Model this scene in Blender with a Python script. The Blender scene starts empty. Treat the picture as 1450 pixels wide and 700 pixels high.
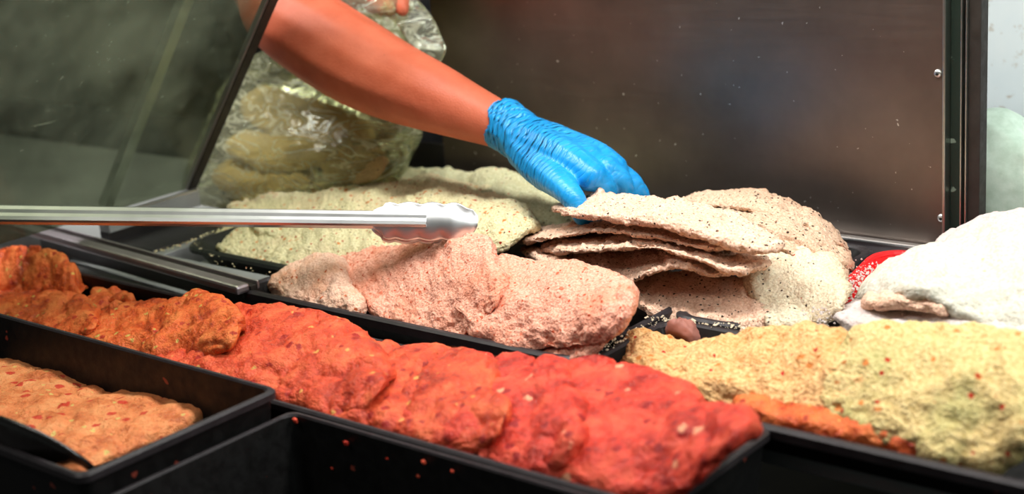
import bpy, bmesh, math, random
import numpy as np
from mathutils import Vector

S = bpy.context.scene
COL = S.collection
random.seed(7)
rng = np.random.default_rng(7)

# ------------------------------------------------------------------ camera
# counter frame: X along the counter, Y towards the back wall, Z up, z = 0 is the level of the tray rims
FPX = 2085.0
CAM = np.array([0.0, 0.0, 0.46])
def cam_basis(yaw, p, r):
    f = np.array([-math.sin(yaw)*math.cos(p), math.cos(yaw)*math.cos(p), -math.sin(p)])
    R = np.cross(f, [0, 0, 1]); R /= np.linalg.norm(R)
    U = np.cross(R, f)
    return f, R*math.cos(r)+U*math.sin(r), -R*math.sin(r)+U*math.cos(r)
CF, CR, CU = cam_basis(math.radians(40.9), math.radians(16.28), math.radians(-4.68))
def ray(x, y): return CF + (x-725)/FPX*CR - (y-350)/FPX*CU
def UZ(x, y, z=0.0):
    d = ray(x, y); return CAM + d*(z-CAM[2])/d[2]
def UY(x, y, Y):
    d = ray(x, y); return CAM + d*(Y-CAM[1])/d[1]
def UX(x, y, X):
    d = ray(x, y); return CAM + d*(X-CAM[0])/d[0]

cd = bpy.data.cameras.new('camera'); cam = bpy.data.objects.new('camera', cd); COL.objects.link(cam)
from mathutils import Matrix
cam.matrix_world = Matrix(((CR[0], CU[0], -CF[0], CAM[0]), (CR[1], CU[1], -CF[1], CAM[1]), (CR[2], CU[2], -CF[2], CAM[2]), (0, 0, 0, 1)))
cd.sensor_width = 36.0; cd.lens = FPX/1450*36; cd.clip_start = 0.05
cd.dof.use_dof = True; cd.dof.focus_distance = 1.42; cd.dof.aperture_fstop = 4.0
S.camera = cam

# ------------------------------------------------------------------ light
w = bpy.data.worlds.new('world'); S.world = w; w.use_nodes = True
w.node_tree.nodes['Background'].inputs[0].default_value = (0.75, 0.9, 0.85, 1)
w.node_tree.nodes['Background'].inputs[1].default_value = 0.07
def area(name, loc, target, sx, sy, power, col):
    l = bpy.data.lights.new(name, 'AREA'); l.shape = 'RECTANGLE'; l.size = sx; l.size_y = sy; l.energy = power; l.color = col
    o = bpy.data.objects.new(name, l); COL.objects.link(o); o.location = loc
    o.rotation_euler = (Vector(target)-Vector(loc)).to_track_quat('-Z', 'Y').to_euler()
    return o
area('case_tube_light', (-0.95, 1.02, 0.82), (-0.95, 1.02, 0.0), 2.3, 0.12, 22, (1.0, 0.98, 0.93))
area('daylight_from_street_side', (1.0, 0.95, 1.2), (-0.3, 1.35, 0.1), 0.8, 0.8, 11, (0.90, 1.0, 0.96))
area('shop_ceiling_light', (-1.6, -0.2, 1.9), (-1.0, 0.9, 0.0), 1.2, 0.5, 11, (1.0, 0.95, 0.88))
S.view_settings.view_transform = 'Standard'; S.view_settings.look = 'None'
S.view_settings.exposure = 0.12; S.view_settings.gamma = 1.0; S.view_settings.use_curve_mapping = False

# ------------------------------------------------------------------ noise
def _h(i, j, k, s):
    n = (i*374761393 + j*668265263 + k*2147483647 + s*1274126177) & 0xffffffff
    n = ((n ^ (n >> 13))*1274126177) & 0xffffffff
    n = ((n ^ (n >> 16))*2246822519) & 0xffffffff
    return ((n ^ (n >> 15)) & 0xffffff)/float(0xffffff)
def vnoise(p, scale, seed=0):
    q = np.asarray(p)*scale + 1000.0
    i = np.floor(q).astype(np.int64); f = q-i; f = f*f*(3-2*f)
    r = 0
    for dx in (0, 1):
        for dy in (0, 1):
            for dz in (0, 1):
                wgt = (f[:, 0] if dx else 1-f[:, 0])*(f[:, 1] if dy else 1-f[:, 1])*(f[:, 2] if dz else 1-f[:, 2])
                r = r + wgt*_h(i[:, 0]+dx, i[:, 1]+dy, i[:, 2]+dz, seed)
    return r*2-1

# ------------------------------------------------------------------ materials
MATS = {}
def mat(name):
    m = bpy.data.materials.new(name); m.use_nodes = True
    nt = m.node_tree; b = nt.nodes['Principled BSDF']
    MATS[name] = m
    return m, nt, b
def N(nt, t, **kw):
    n = nt.nodes.new(t)
    for k, v in kw.items():
        if k.startswith('i_'): n.inputs[k[2:].replace('_', ' ')].default_value = v
        else: setattr(n, k, v)
    return n
def ramp(nt, src, stops):
    r = nt.nodes.new('ShaderNodeValToRGB')
    while len(r.color_ramp.elements) < len(stops): r.color_ramp.elements.new(0.5)
    for e, (p, c) in zip(r.color_ramp.elements, stops):
        e.position = p; e.color = tuple(c)+(1,) if len(c) == 3 else c
    nt.links.new(src, r.inputs[0]); return r
def mixc(nt, fac, a, b):
    m = nt.nodes.new('ShaderNodeMix'); m.data_type = 'RGBA'
    for s, v in ((m.inputs[0], fac), (m.inputs[6], a), (m.inputs[7], b)):
        if hasattr(v, 'is_output'): nt.links.new(v, s)
        elif isinstance(v, (int, float)): s.default_value = v
        else: s.default_value = tuple(v)+(1,)
    return m.outputs[2]
def geo_pos(nt): return nt.nodes.new('ShaderNodeNewGeometry').outputs['Position']
def noise(nt, scale, detail=3, rough=0.6):
    n = N(nt, 'ShaderNodeTexNoise'); n.inputs['Scale'].default_value = scale; n.inputs['Detail'].default_value = detail; n.inputs['Roughness'].default_value = rough
    nt.links.new(geo_pos(nt), n.inputs['Vector']); return n
def fleck_mask(nt, scale, frac, size):
    v = N(nt, 'ShaderNodeTexVoronoi'); v.inputs['Scale'].default_value = scale
    nz = noise(nt, scale*1.5, 2)
    ad = nt.nodes.new('ShaderNodeVectorMath'); ad.operation = 'MULTIPLY_ADD'
    nt.links.new(nz.outputs['Color'], ad.inputs[0]); ad.inputs[1].default_value = (0.7/scale,)*3; nt.links.new(geo_pos(nt), ad.inputs[2])
    nt.links.new(ad.outputs[0], v.inputs['Vector'])
    a = ramp(nt, v.outputs['Distance'], [(size*0.75, (1, 1, 1)), (size, (0, 0, 0))])
    sep = nt.nodes.new('ShaderNodeSeparateColor'); nt.links.new(v.outputs['Color'], sep.inputs[0])
    c = nt.nodes.new('ShaderNodeMath'); c.operation = 'LESS_THAN'; nt.links.new(sep.outputs[0], c.inputs[0]); c.inputs[1].default_value = frac
    m = nt.nodes.new('ShaderNodeMath'); m.operation = 'MULTIPLY'
    nt.links.new(a.outputs[0], m.inputs[0]); nt.links.new(c.outputs[0], m.inputs[1])
    return m.outputs[0]
def bump(nt, b, heights, dist, strength=1.0):
    prev = None
    for h, d in zip(heights, dist):
        bn = nt.nodes.new('ShaderNodeBump'); bn.inputs['Distance'].default_value = d; bn.inputs['Strength'].default_value = strength
        nt.links.new(h, bn.inputs['Height'])
        if prev: nt.links.new(prev, bn.inputs['Normal'])
        prev = bn.outputs[0]
    nt.links.new(prev, b.inputs['Normal'])

def breading(name, c_lo, c_hi, patch, flecks, patch_amt=0.5, grain=420, bumpd=0.0016):
    m, nt, b = mat(name)
    g = noise(nt, grain, 2, 0.7)
    base = ramp(nt, g.outputs[0], [(0.33, c_lo), (0.62, c_hi)]).outputs[0]
    pn = noise(nt, 22, 3, 0.6)
    pm = ramp(nt, pn.outputs[0], [(0.46, (0, 0, 0)), (0.68, (patch_amt,)*3)])
    col = mixc(nt, pm.outputs[0], base, patch)
    for sc, fr, sz, c in flecks:
        col = mixc(nt, fleck_mask(nt, sc, fr, sz), col, c)
    nt.links.new(col, b.inputs['Base Color'])
    b.inputs['Roughness'].default_value = 0.85; b.inputs['Specular IOR Level'].default_value = 0.2
    b.inputs['Subsurface Weight'].default_value = 0.08; b.inputs['Subsurface Radius'].default_value = (0.006, 0.003, 0.002); b.inputs['Subsurface Scale'].default_value = 0.5
    v = N(nt, 'ShaderNodeTexVoronoi'); v.inputs['Scale'].default_value = 330; nt.links.new(geo_pos(nt), v.inputs['Vector'])
    bump(nt, b, [g.outputs[0], v.outputs['Distance']], [bumpd, -bumpd*0.5])
    return m
DK = (0.05, 0.03, 0.02); RD = (0.45, 0.04, 0.015); OR = (0.60, 0.20, 0.05)
breading('green_crumb', (0.52, 0.45, 0.23), (0.82, 0.745, 0.48), (0.62, 0.47, 0.30), [(140, 0.14, 0.38, OR), (190, 0.10, 0.36, RD), (230, 0.12, 0.28, DK)], 0.45)
breading('olive_crumb', (0.42, 0.41, 0.22), (0.66, 0.65, 0.42), (0.55, 0.50, 0.30), [(190, 0.07, 0.3, RD), (230, 0.08, 0.25, DK)], 0.4)
breading('pink_crumb', (0.66, 0.25, 0.16), (0.94, 0.50, 0.37), (0.80, 0.26, 0.14), [(170, 0.16, 0.36, (0.66, 0.18, 0.10)), (230, 0.12, 0.34, (0.55, 0.08, 0.03))], 0.55)
breading('pale_pink_crumb', (0.66, 0.36, 0.26), (0.90, 0.62, 0.46), (0.72, 0.26, 0.10), [(150, 0.14, 0.36, (0.60, 0.14, 0.05))], 0.45)
breading('pepper_crumb', (0.66, 0.39, 0.27), (0.94, 0.67, 0.51), (0.76, 0.41, 0.27), [(230, 0.26, 0.30, DK), (300, 0.16, 0.26, (0.20, 0.07, 0.04))], 0.45)
breading('tan_pepper_crumb', (0.52, 0.33, 0.22), (0.80, 0.58, 0.42), (0.50, 0.27, 0.17), [(220, 0.30, 0.32, DK), (300, 0.16, 0.26, (0.20, 0.07, 0.04))], 0.55)
breading('cream_pepper_crumb', (0.60, 0.48, 0.33), (0.86, 0.76, 0.57), (0.66, 0.44, 0.28), [(220, 0.22, 0.28, DK), (180, 0.05, 0.26, RD)], 0.45)
breading('flour_white', (0.52, 0.49, 0.40), (0.68, 0.655, 0.57), (0.58, 0.54, 0.41), [(140, 0.03, 0.3, (0.60, 0.50, 0.28))], 0.4, 300, 0.0010)
breading('flour_pink', (0.54, 0.45, 0.43), (0.68, 0.60, 0.57), (0.60, 0.47, 0.42), [(160, 0.06, 0.3, (0.72, 0.48, 0.40))], 0.4, 300, 0.0010)
breading('yellow_crumb', (0.53, 0.26, 0.085), (0.88, 0.565, 0.27), (0.60, 0.25, 0.07), [(110, 0.16, 0.40, OR), (160, 0.05, 0.40, (0.5, 0.03, 0.02))], 0.5, 300, 0.0022)
breading('yellow_green_crumb', (0.48, 0.32, 0.11), (0.78, 0.60, 0.29), (0.38, 0.42, 0.16), [(120, 0.12, 0.38, OR), (160, 0.04, 0.4, RD)], 0.5, 300, 0.0022)
breading('bag_crumb', (0.42, 0.30, 0.14), (0.62, 0.46, 0.24), (0.52, 0.36, 0.15), [(230, 0.10, 0.28, DK)], 0.4)

def marinade(name, lo, mid, hi, flecks, rough=0.42):
    m, nt, b = mat(name)
    n1 = noise(nt, 34, 6, 0.7)
    col = ramp(nt, n1.outputs[0], [(0.35, lo), (0.48, mid), (0.66, hi)]).outputs[0]
    n2 = noise(nt, 330, 3, 0.7)
    col = mixc(nt, ramp(nt, n2.outputs[0], [(0.48, (0, 0, 0)), (0.75, (0.55,)*3)]).outputs[0], col, hi)
    for sc, fr, sz, c in flecks: col = mixc(nt, fleck_mask(nt, sc, fr, sz), col, c)
    nt.links.new(col, b.inputs['Base Color'])
    nt.links.new(ramp(nt, n1.outputs[0], [(0.3, (rough-0.18,)*3), (0.7, (rough+0.20,)*3)]).outputs[0], b.inputs['Roughness'])
    b.inputs['Specular IOR Level'].default_value = 0.38
    b.inputs['Subsurface Weight'].default_value = 0.10; b.inputs['Subsurface Radius'].default_value = (0.012, 0.003, 0.002); b.inputs['Subsurface Scale'].default_value = 0.5
    bump(nt, b, [noise(nt, 150, 4, 0.65).outputs[0], n2.outputs[0]], [0.004, 0.0012])
    return m
marinade('red_marinade', (0.30, 0.008, 0.004), (0.62, 0.034, 0.016), (0.82, 0.11, 0.05), [(90, 0.22, 0.40, (0.34, 0.008, 0.008)), (70, 0.10, 0.30, (0.85, 0.36, 0.20))])
marinade('red_orange_marinade', (0.36, 0.018, 0.005), (0.66, 0.062, 0.02), (0.82, 0.16, 0.055), [(90, 0.22, 0.40, (0.38, 0.015, 0.008)), (100, 0.10, 0.3, (0.72, 0.36, 0.09))])
marinade('orange_marinade', (0.34, 0.025, 0.006), (0.66, 0.10, 0.018), (0.78, 0.21, 0.05), [(110, 0.16, 0.40, (0.42, 0.03, 0.008)), (120, 0.14, 0.34, (0.64, 0.42, 0.10))])
marinade('pale_orange_marinade', (0.50, 0.11, 0.03), (0.74, 0.22, 0.07), (0.82, 0.34, 0.13), [(80, 0.28, 0.42, (0.58, 0.05, 0.02)), (110, 0.1, 0.3, (0.7, 0.5, 0.15))], 0.5)

def plastic(name, col, rough, spots=0.0, spotcol=(0.5, 0.45, 0.4), spec=0.3):
    m, nt, b = mat(name)
    c = col
    if spots:
        c = mixc(nt, fleck_mask(nt, 70, spots, 0.22), (*col,), spotcol)
        nt.links.new(c, b.inputs['Base Color'])
    else:
        n = noise(nt, 60, 3); nt.links.new(ramp(nt, n.outputs[0], [(0.3, col), (0.8, tuple(min(1, x*1.5+0.004) for x in col))]).outputs[0], b.inputs['Base Color'])
    n = noise(nt, 90, 4); nt.links.new(ramp(nt, n.outputs[0], [(0.3, (rough-0.08,)*3), (0.7, (rough+0.15,)*3)]).outputs[0], b.inputs['Roughness'])
    b.inputs['Specular IOR Level'].default_value = spec
    bump(nt, b, [n.outputs[0]], [0.0004])
    return m
plastic('black_plastic', (0.004, 0.0035, 0.0035), 0.5, 0.06, (0.22, 0.04, 0.025))
plastic('black_rim', (0.020, 0.016, 0.018), 0.42)
plastic('black_gloss', (0.010, 0.007, 0.006), 0.18, spec=0.7)
plastic('dark_enamel', (0.014, 0.016, 0.013), 0.35)
plastic('red_plastic', (0.75, 0.012, 0.014), 0.30)
plastic('dark_shirt', (0.012, 0.012, 0.014), 0.85)
plastic('gasket', (0.020, 0.035, 0.026), 0.5, 0.30, (0.22, 0.30, 0.24))
plastic('rubber', (0.02, 0.016, 0.013), 0.55)
plastic('screw_dark', (0.01, 0.01, 0.01), 0.5)
plastic('dried_fruit', (0.27, 0.105, 0.08), 0.5)
plastic('pale_green_film', (0.55, 0.72, 0.58), 0.5)

def metal(name, col, rough, stretch=(1, 1, 1), specks=0.0, bd=0.0002, met=1.0):
    m, nt, b = mat(name)
    b.inputs['Metallic'].default_value = met
    mp = N(nt, 'ShaderNodeMapping'); mp.inputs['Scale'].default_value = stretch
    nt.links.new(geo_pos(nt), mp.inputs[0])
    n = N(nt, 'ShaderNodeTexNoise'); n.inputs['Scale'].default_value = 60; n.inputs['Detail'].default_value = 4; nt.links.new(mp.outputs[0], n.inputs['Vector'])
    n2 = noise(nt, 9, 4)
    c = ramp(nt, n2.outputs[0], [(0.3, tuple(x*0.78 for x in col)), (0.7, tuple(min(1, x*1.12) for x in col))]).outputs[0]
    if specks:
        c = mixc(nt, fleck_mask(nt, 55, specks, 0.09), c, (0.85, 0.85, 0.8))
        c = mixc(nt, fleck_mask(nt, 120, specks*0.8, 0.10), c, (0.75, 0.75, 0.7))
    nt.links.new(c, b.inputs['Base Color'])
    nt.links.new(ramp(nt, n.outputs[0], [(0.3, (rough*0.96,)*3), (0.7, (rough*1.05,)*3)]).outputs[0], b.inputs['Roughness'])
    bump(nt, b, [n.outputs[0]], [bd])
    return m
metal('wall_steel', (0.235, 0.195, 0.17), 0.44, (0.25, 1, 6), 0.22, 0.0)
metal('bright_steel', (0.86, 0.87, 0.88), 0.36, (1, 1, 1), 0, 0.0001)
metal('rail_steel', (0.56, 0.50, 0.53), 0.45)
metal('deck_steel', (0.34, 0.35, 0.35), 0.5, met=0.35)
metal('dark_steel', (0.10, 0.095, 0.10), 0.42)
metal('trim_steel', (0.52, 0.54, 0.50), 0.35)

def skin_mat():
    m, nt, b = mat('skin')
    n = noise(nt, 14, 4, 0.6); n2 = noise(nt, 420, 3, 0.6)
    c = ramp(nt, n.outputs[0], [(0.3, (0.42, 0.082, 0.036)), (0.7, (0.58, 0.145, 0.076))]).outputs[0]
    c = mixc(nt, fleck_mask(nt, 75, 0.07, 0.10), c, (0.16, 0.03, 0.015))
    nt.links.new(c, b.inputs['Base Color'])
    b.inputs['Roughness'].default_value = 0.52; b.inputs['Specular IOR Level'].default_value = 0.35
    b.inputs['Subsurface Weight'].default_value = 0.10; b.inputs['Subsurface Radius'].default_value = (0.012, 0.004, 0.002); b.inputs['Subsurface Scale'].default_value = 0.6
    bump(nt, b, [n2.outputs[0]], [0.0004])
skin_mat()
def glove_mat():
    m, nt, b = mat('blue_nitrile')
    n = noise(nt, 30, 3)
    nt.links.new(ramp(nt, n.outputs[0], [(0.3, (0.0, 0.27, 0.68)), (0.75, (0.02, 0.38, 0.84))]).outputs[0], b.inputs['Base Color'])
    b.inputs['Roughness'].default_value = 0.36; b.inputs['Specular IOR Level'].default_value = 0.5
    b.inputs['Subsurface Weight'].default_value = 0.08; b.inputs['Subsurface Radius'].default_value = (0.001, 0.003, 0.006)
    gax = UY(830, 240, 1.18)-UY(724, 185, 1.20); gax /= np.linalg.norm(gax)
    w0 = UY(724, 185, 1.20)
    sub = nt.nodes.new('ShaderNodeVectorMath'); sub.operation = 'SUBTRACT'; nt.links.new(geo_pos(nt), sub.inputs[0]); sub.inputs[1].default_value = tuple(w0)
    dt = nt.nodes.new('ShaderNodeVectorMath'); dt.operation = 'DOT_PRODUCT'; nt.links.new(sub.outputs[0], dt.inputs[0]); dt.inputs[1].default_value = tuple(gax)
    hs = []
    for fq, namp, nsc, off in ((420, 6.0, 24, 0.0), (760, 7.0, 40, 2.0)):
        nz = noise(nt, nsc, 2, 0.5)
        ma = N(nt, 'ShaderNodeMath', operation='MULTIPLY'); nt.links.new(dt.outputs['Value'], ma.inputs[0]); ma.inputs[1].default_value = fq
        mb = N(nt, 'ShaderNodeMath', operation='MULTIPLY_ADD'); nt.links.new(nz.outputs[0], mb.inputs[0]); mb.inputs[1].default_value = namp*2; nt.links.new(ma.outputs[0], mb.inputs[2])
        sn = N(nt, 'ShaderNodeMath', operation='SINE'); nt.links.new(mb.outputs[0], sn.inputs[0])
        ab = N(nt, 'ShaderNodeMath', operation='ABSOLUTE'); nt.links.new(sn.outputs[0], ab.inputs[0])
        pw = N(nt, 'ShaderNodeMath', operation='POWER'); nt.links.new(ab.outputs[0], pw.inputs[0]); pw.inputs[1].default_value = 0.45
        mr = N(nt, 'ShaderNodeMapRange'); nt.links.new(dt.outputs['Value'], mr.inputs[0]); mr.inputs[1].default_value = 0.13; mr.inputs[2].default_value = 0.075; mr.inputs[3].default_value = 0.15; mr.inputs[4].default_value = 1.0
        mm = N(nt, 'ShaderNodeMath', operation='MULTIPLY'); nt.links.new(pw.outputs[0], mm.inputs[0]); nt.links.new(mr.outputs[0], mm.inputs[1])
        hs.append(mm.outputs[0])
    bump(nt, b, hs, [0.0035, 0.0014])
glove_mat()
def glass_mat():
    m, nt, b = mat('smudged_glass')
    nt.nodes.remove(b); out = nt.nodes['Material Output']
    tr = N(nt, 'ShaderNodeBsdfTransparent'); tr.inputs[0].default_value = (0.50, 0.53, 0.44, 1)
    gl = N(nt, 'ShaderNodeBsdfGlossy'); gl.inputs['Roughness'].default_value = 0.22; gl.inputs[0].default_value = (0.6, 0.65, 0.55, 1)
    df0 = N(nt, 'ShaderNodeBsdfDiffuse'); df0.inputs[0].default_value = (0.55, 0.62, 0.52, 1)
    dft = N(nt, 'ShaderNodeBsdfTranslucent'); dft.inputs[0].default_value = (0.55, 0.62, 0.50, 1)
    df = N(nt, 'ShaderNodeMixShader'); nt.links.new(df0.outputs[0], df.inputs[1]); nt.links.new(dft.outputs[0], df.inputs[2])
    lw = N(nt, 'ShaderNodeFresnel'); lw.inputs[0].default_value = 1.10
    m1 = N(nt, 'ShaderNodeMixShader'); nt.links.new(lw.outputs[0], m1.inputs[0]); nt.links.new(tr.outputs[0], m1.inputs[1]); nt.links.new(gl.outputs[0], m1.inputs[2])
    # smears, dust and scratches: marks with a shape of their own on the pane
    n = noise(nt, 5, 5, 0.65); haze = ramp(nt, n.outputs[0], [(0.38, (0.015,)*3), (0.68, (0.17,)*3)])
    wv = N(nt, 'ShaderNodeTexWave'); wv.inputs['Scale'].default_value = 3; wv.inputs['Distortion'].default_value = 22; wv.inputs['Detail'].default_value = 4; nt.links.new(geo_pos(nt), wv.inputs[0])
    fine = ramp(nt, noise(nt, 70, 6, 0.75).outputs[0], [(0.60, (0, 0, 0)), (0.80, (0.35,)*3)])
    mp = N(nt, 'ShaderNodeMapping'); mp.inputs['Scale'].default_value = (6, 9, 150); nt.links.new(geo_pos(nt), mp.inputs[0])
    ns = N(nt, 'ShaderNodeTexNoise'); ns.inputs['Scale'].default_value = 1.0; ns.inputs['Detail'].default_value = 1; nt.links.new(mp.outputs[0], ns.inputs[0])
    scr = ramp(nt, ns.outputs[0], [(0.76, (0, 0, 0)), (0.80, (0.45,)*3)])
    a1 = N(nt, 'ShaderNodeMath', operation='ADD'); nt.links.new(haze.outputs[0], a1.inputs[0]); nt.links.new(scr.outputs[0], a1.inputs[1])
    a2 = N(nt, 'ShaderNodeMath', operation='ADD'); nt.links.new(a1.outputs[0], a2.inputs[0]); nt.links.new(fine.outputs[0], a2.inputs[1])
    m2 = N(nt, 'ShaderNodeMixShader'); nt.links.new(a2.outputs[0], m2.inputs[0]); nt.links.new(m1.outputs[0], m2.inputs[1]); nt.links.new(df.outputs[0], m2.inputs[2])
    nt.links.new(m2.outputs[0], out.inputs[0])
glass_mat()
def film_mat(name, tint, body, gl_amt):
    m, nt, b = mat(name)
    nt.nodes.remove(b); out = nt.nodes['Material Output']
    tr = N(nt, 'ShaderNodeBsdfTransparent'); tr.inputs[0].default_value = tint
    gl = N(nt, 'ShaderNodeBsdfGlossy'); gl.inputs['Roughness'].default_value = 0.14; gl.inputs[0].default_value = (0.95, 1.0, 0.9, 1)
    df = N(nt, 'ShaderNodeBsdfTranslucent'); df.inputs[0].default_value = (0.88, 0.90, 0.62, 1)
    d2 = N(nt, 'ShaderNodeBsdfDiffuse'); d2.inputs[0].default_value = (0.86, 0.89, 0.66, 1)
    bn = N(nt, 'ShaderNodeBump'); bn.inputs['Distance'].default_value = 0.010
    mp = N(nt, 'ShaderNodeMapping'); mp.inputs['Scale'].default_value = (12, 12, 40); mp.inputs['Rotation'].default_value = (0.3, 0.5, 0.6); nt.links.new(geo_pos(nt), mp.inputs[0])
    ns = N(nt, 'ShaderNodeTexNoise'); ns.inputs['Scale'].default_value = 1.0; ns.inputs['Detail'].default_value = 4; ns.inputs['Distortion'].default_value = 1.2; nt.links.new(mp.outputs[0], ns.inputs[0])
    nt.links.new(ns.outputs[0], bn.inputs['Height'])
    for s in (gl, df, d2): nt.links.new(bn.outputs[0], s.inputs['Normal'])
    mm = N(nt, 'ShaderNodeMixShader'); mm.inputs[0].default_value = 0.5; nt.links.new(df.outputs[0], mm.inputs[1]); nt.links.new(d2.outputs[0], mm.inputs[2])
    m1 = N(nt, 'ShaderNodeMixShader')
    nt.links.new(ramp(nt, ns.outputs[0], [(0.36, (body*0.8,)*3), (0.46, (body*0.7,)*3), (0.49, (body*2.6,)*3), (0.52, (body*0.8,)*3), (0.60, (body,)*3), (0.64, (body*2.8,)*3), (0.68, (body,)*3)]).outputs[0], m1.inputs[0])  # narrow cloudier bands paint crinkle highlights into the film
    nt.links.new(tr.outputs[0], m1.inputs[1]); nt.links.new(mm.outputs[0], m1.inputs[2])
    lw = N(nt, 'ShaderNodeLayerWeight'); lw.inputs[0].default_value = gl_amt; nt.links.new(bn.outputs[0], lw.inputs['Normal'])
    m2 = N(nt, 'ShaderNodeMixShader'); nt.links.new(lw.outputs['Fresnel'], m2.inputs[0]); nt.links.new(m1.outputs[0], m2.inputs[1]); nt.links.new(gl.outputs[0], m2.inputs[2])
    nt.links.new(m2.outputs[0], out.inputs[0])
film_mat('bag_film', (0.88, 0.90, 0.68, 1), 0.25, 0.32)
def wall_paint(name, lo, hi, stain=None):
    m, nt, b = mat(name)
    n = noise(nt, 6, 5, 0.6)
    c = ramp(nt, n.outputs[0], [(0.3, lo), (0.7, hi)]).outputs[0]
    if stain:
        f = noise(nt, 45, 5, 0.7); c = mixc(nt, ramp(nt, f.outputs[0], [(0.60, (0, 0, 0)), (0.68, (0.8,)*3)]).outputs[0], c, stain)
    nt.links.new(c, b.inputs['Base Color']); b.inputs['Roughness'].default_value = 0.6
wall_paint('pale_wall', (0.74, 0.84, 0.88), (0.86, 0.92, 0.92), (0.42, 0.33, 0.22))
wall_paint('dark_room', (0.020, 0.020, 0.016), (0.035, 0.034, 0.026))

# ------------------------------------------------------------------ object helpers
def tag(o, label=None, cat=None, group=None, kind=None):
    for k, v in (('label', label), ('category', cat), ('group', group), ('kind', kind)):
        if v: o[k] = v
    return o
def empty(name, loc):
    o = bpy.data.objects.new(name, None); COL.objects.link(o); o.location = [float(x) for x in loc]; o.empty_display_size = 0.05
    return o
def obj(name, verts, faces, m, parent=None, smooth=True):
    verts = np.asarray(verts, float)
    if parent is not None: org = np.array(parent.location) if parent.parent is None else np.array(parent.parent.location)+np.array(parent.location)
    else: org = np.array([(verts[:, 0].min()+verts[:, 0].max())/2, (verts[:, 1].min()+verts[:, 1].max())/2, verts[:, 2].min()])
    me = bpy.data.meshes.new(name); me.from_pydata((verts-org).tolist(), [], faces); me.update()
    if smooth: me.polygons.foreach_set('use_smooth', [True]*len(me.polygons))
    me.materials.append(MATS[m])
    o = bpy.data.objects.new(name, me); COL.objects.link(o)
    if parent is not None: o.parent = parent
    else: o.location = org
    return o
def grid_faces(nu, nv, wrap_v=True, wrap_u=False):
    f = []
    for i in range(nu if wrap_u else nu-1):
        for j in range(nv if wrap_v else nv-1):
            a = i*nv+j; b = i*nv+(j+1) % nv; i2 = (i+1) % nu
            f.append((a, i2*nv+j, i2*nv+(j+1) % nv, b))
    return f
def box_vf(x0, x1, y0, y1, z0, z1, bev=0.0):
    bm = bmesh.new()
    bmesh.ops.create_cube(bm, size=1)
    for v in bm.verts: v.co = ((x0+x1)/2+v.co.x*(x1-x0), (y0+y1)/2+v.co.y*(y1-y0), (z0+z1)/2+v.co.z*(z1-z0))
    if bev: bmesh.ops.bevel(bm, geom=bm.edges[:], offset=bev, segments=2, affect='EDGES', profile=0.5)
    return bm_vf(bm)
def bm_vf(bm):
    bm.verts.index_update()
    v = np.array([tuple(x.co) for x in bm.verts]); f = [tuple(q.index for q in p.verts) for p in bm.faces]
    bm.free(); return v, f
def box(name, x0, x1, y0, y1, z0, z1, m, parent=None, bev=0.001):
    v, f = box_vf(x0, x1, y0, y1, z0, z1, bev); return obj(name, v, f, m, parent, smooth=False)
def bar(name, a, b, wdt, hgt, m, parent=None, up=(0, 0, 1), bev=0.0008):
    a = Vector(a); b = Vector(b); d = (b-a); L = d.length; d.normalize()
    s = d.cross(Vector(up)).normalized(); u = s.cross(d)
    v, f = box_vf(0, L, -wdt/2, wdt/2, -hgt/2, hgt/2, bev)
    P = np.array(a)+np.outer(v[:, 0], d)+np.outer(v[:, 1], s)+np.outer(v[:, 2], u)
    return obj(name, P, f, m, parent, smooth=False)
def catmull(P, n):
    P = np.asarray(P, float)
    if len(P) == 2: P = np.array([P[0], (P[0]+P[1])/2, P[1]])
    Q = np.vstack([2*P[0]-P[1], P, 2*P[-1]-P[-2]]); out = []
    for i in range(len(P)-1):
        p0, p1, p2, p3 = Q[i:i+4]; t = np.linspace(0, 1, 24, endpoint=False)[:, None]
        out.append(0.5*((2*p1)+(-p0+p2)*t+(2*p0-5*p1+4*p2-p3)*t*t+(-p0+3*p1-3*p2+p3)*t**3))
    D = np.vstack(out+[P[-1:]])
    s = np.concatenate([[0], np.cumsum(np.linalg.norm(np.diff(D, axis=0), axis=1))])
    u = np.linspace(0, s[-1], n)
    return np.column_stack([np.interp(u, s, D[:, k]) for k in range(D.shape[1])])
def vnormals(V, Fs):
    F4 = np.array(Fs); n = np.cross(V[F4[:, 2]]-V[F4[:, 0]], V[F4[:, 3]]-V[F4[:, 1]])
    out = np.zeros_like(V)
    for k in range(4): np.add.at(out, F4[:, k], n)
    l = np.linalg.norm(out, axis=1); l[l == 0] = 1
    return out/l[:, None]

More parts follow.
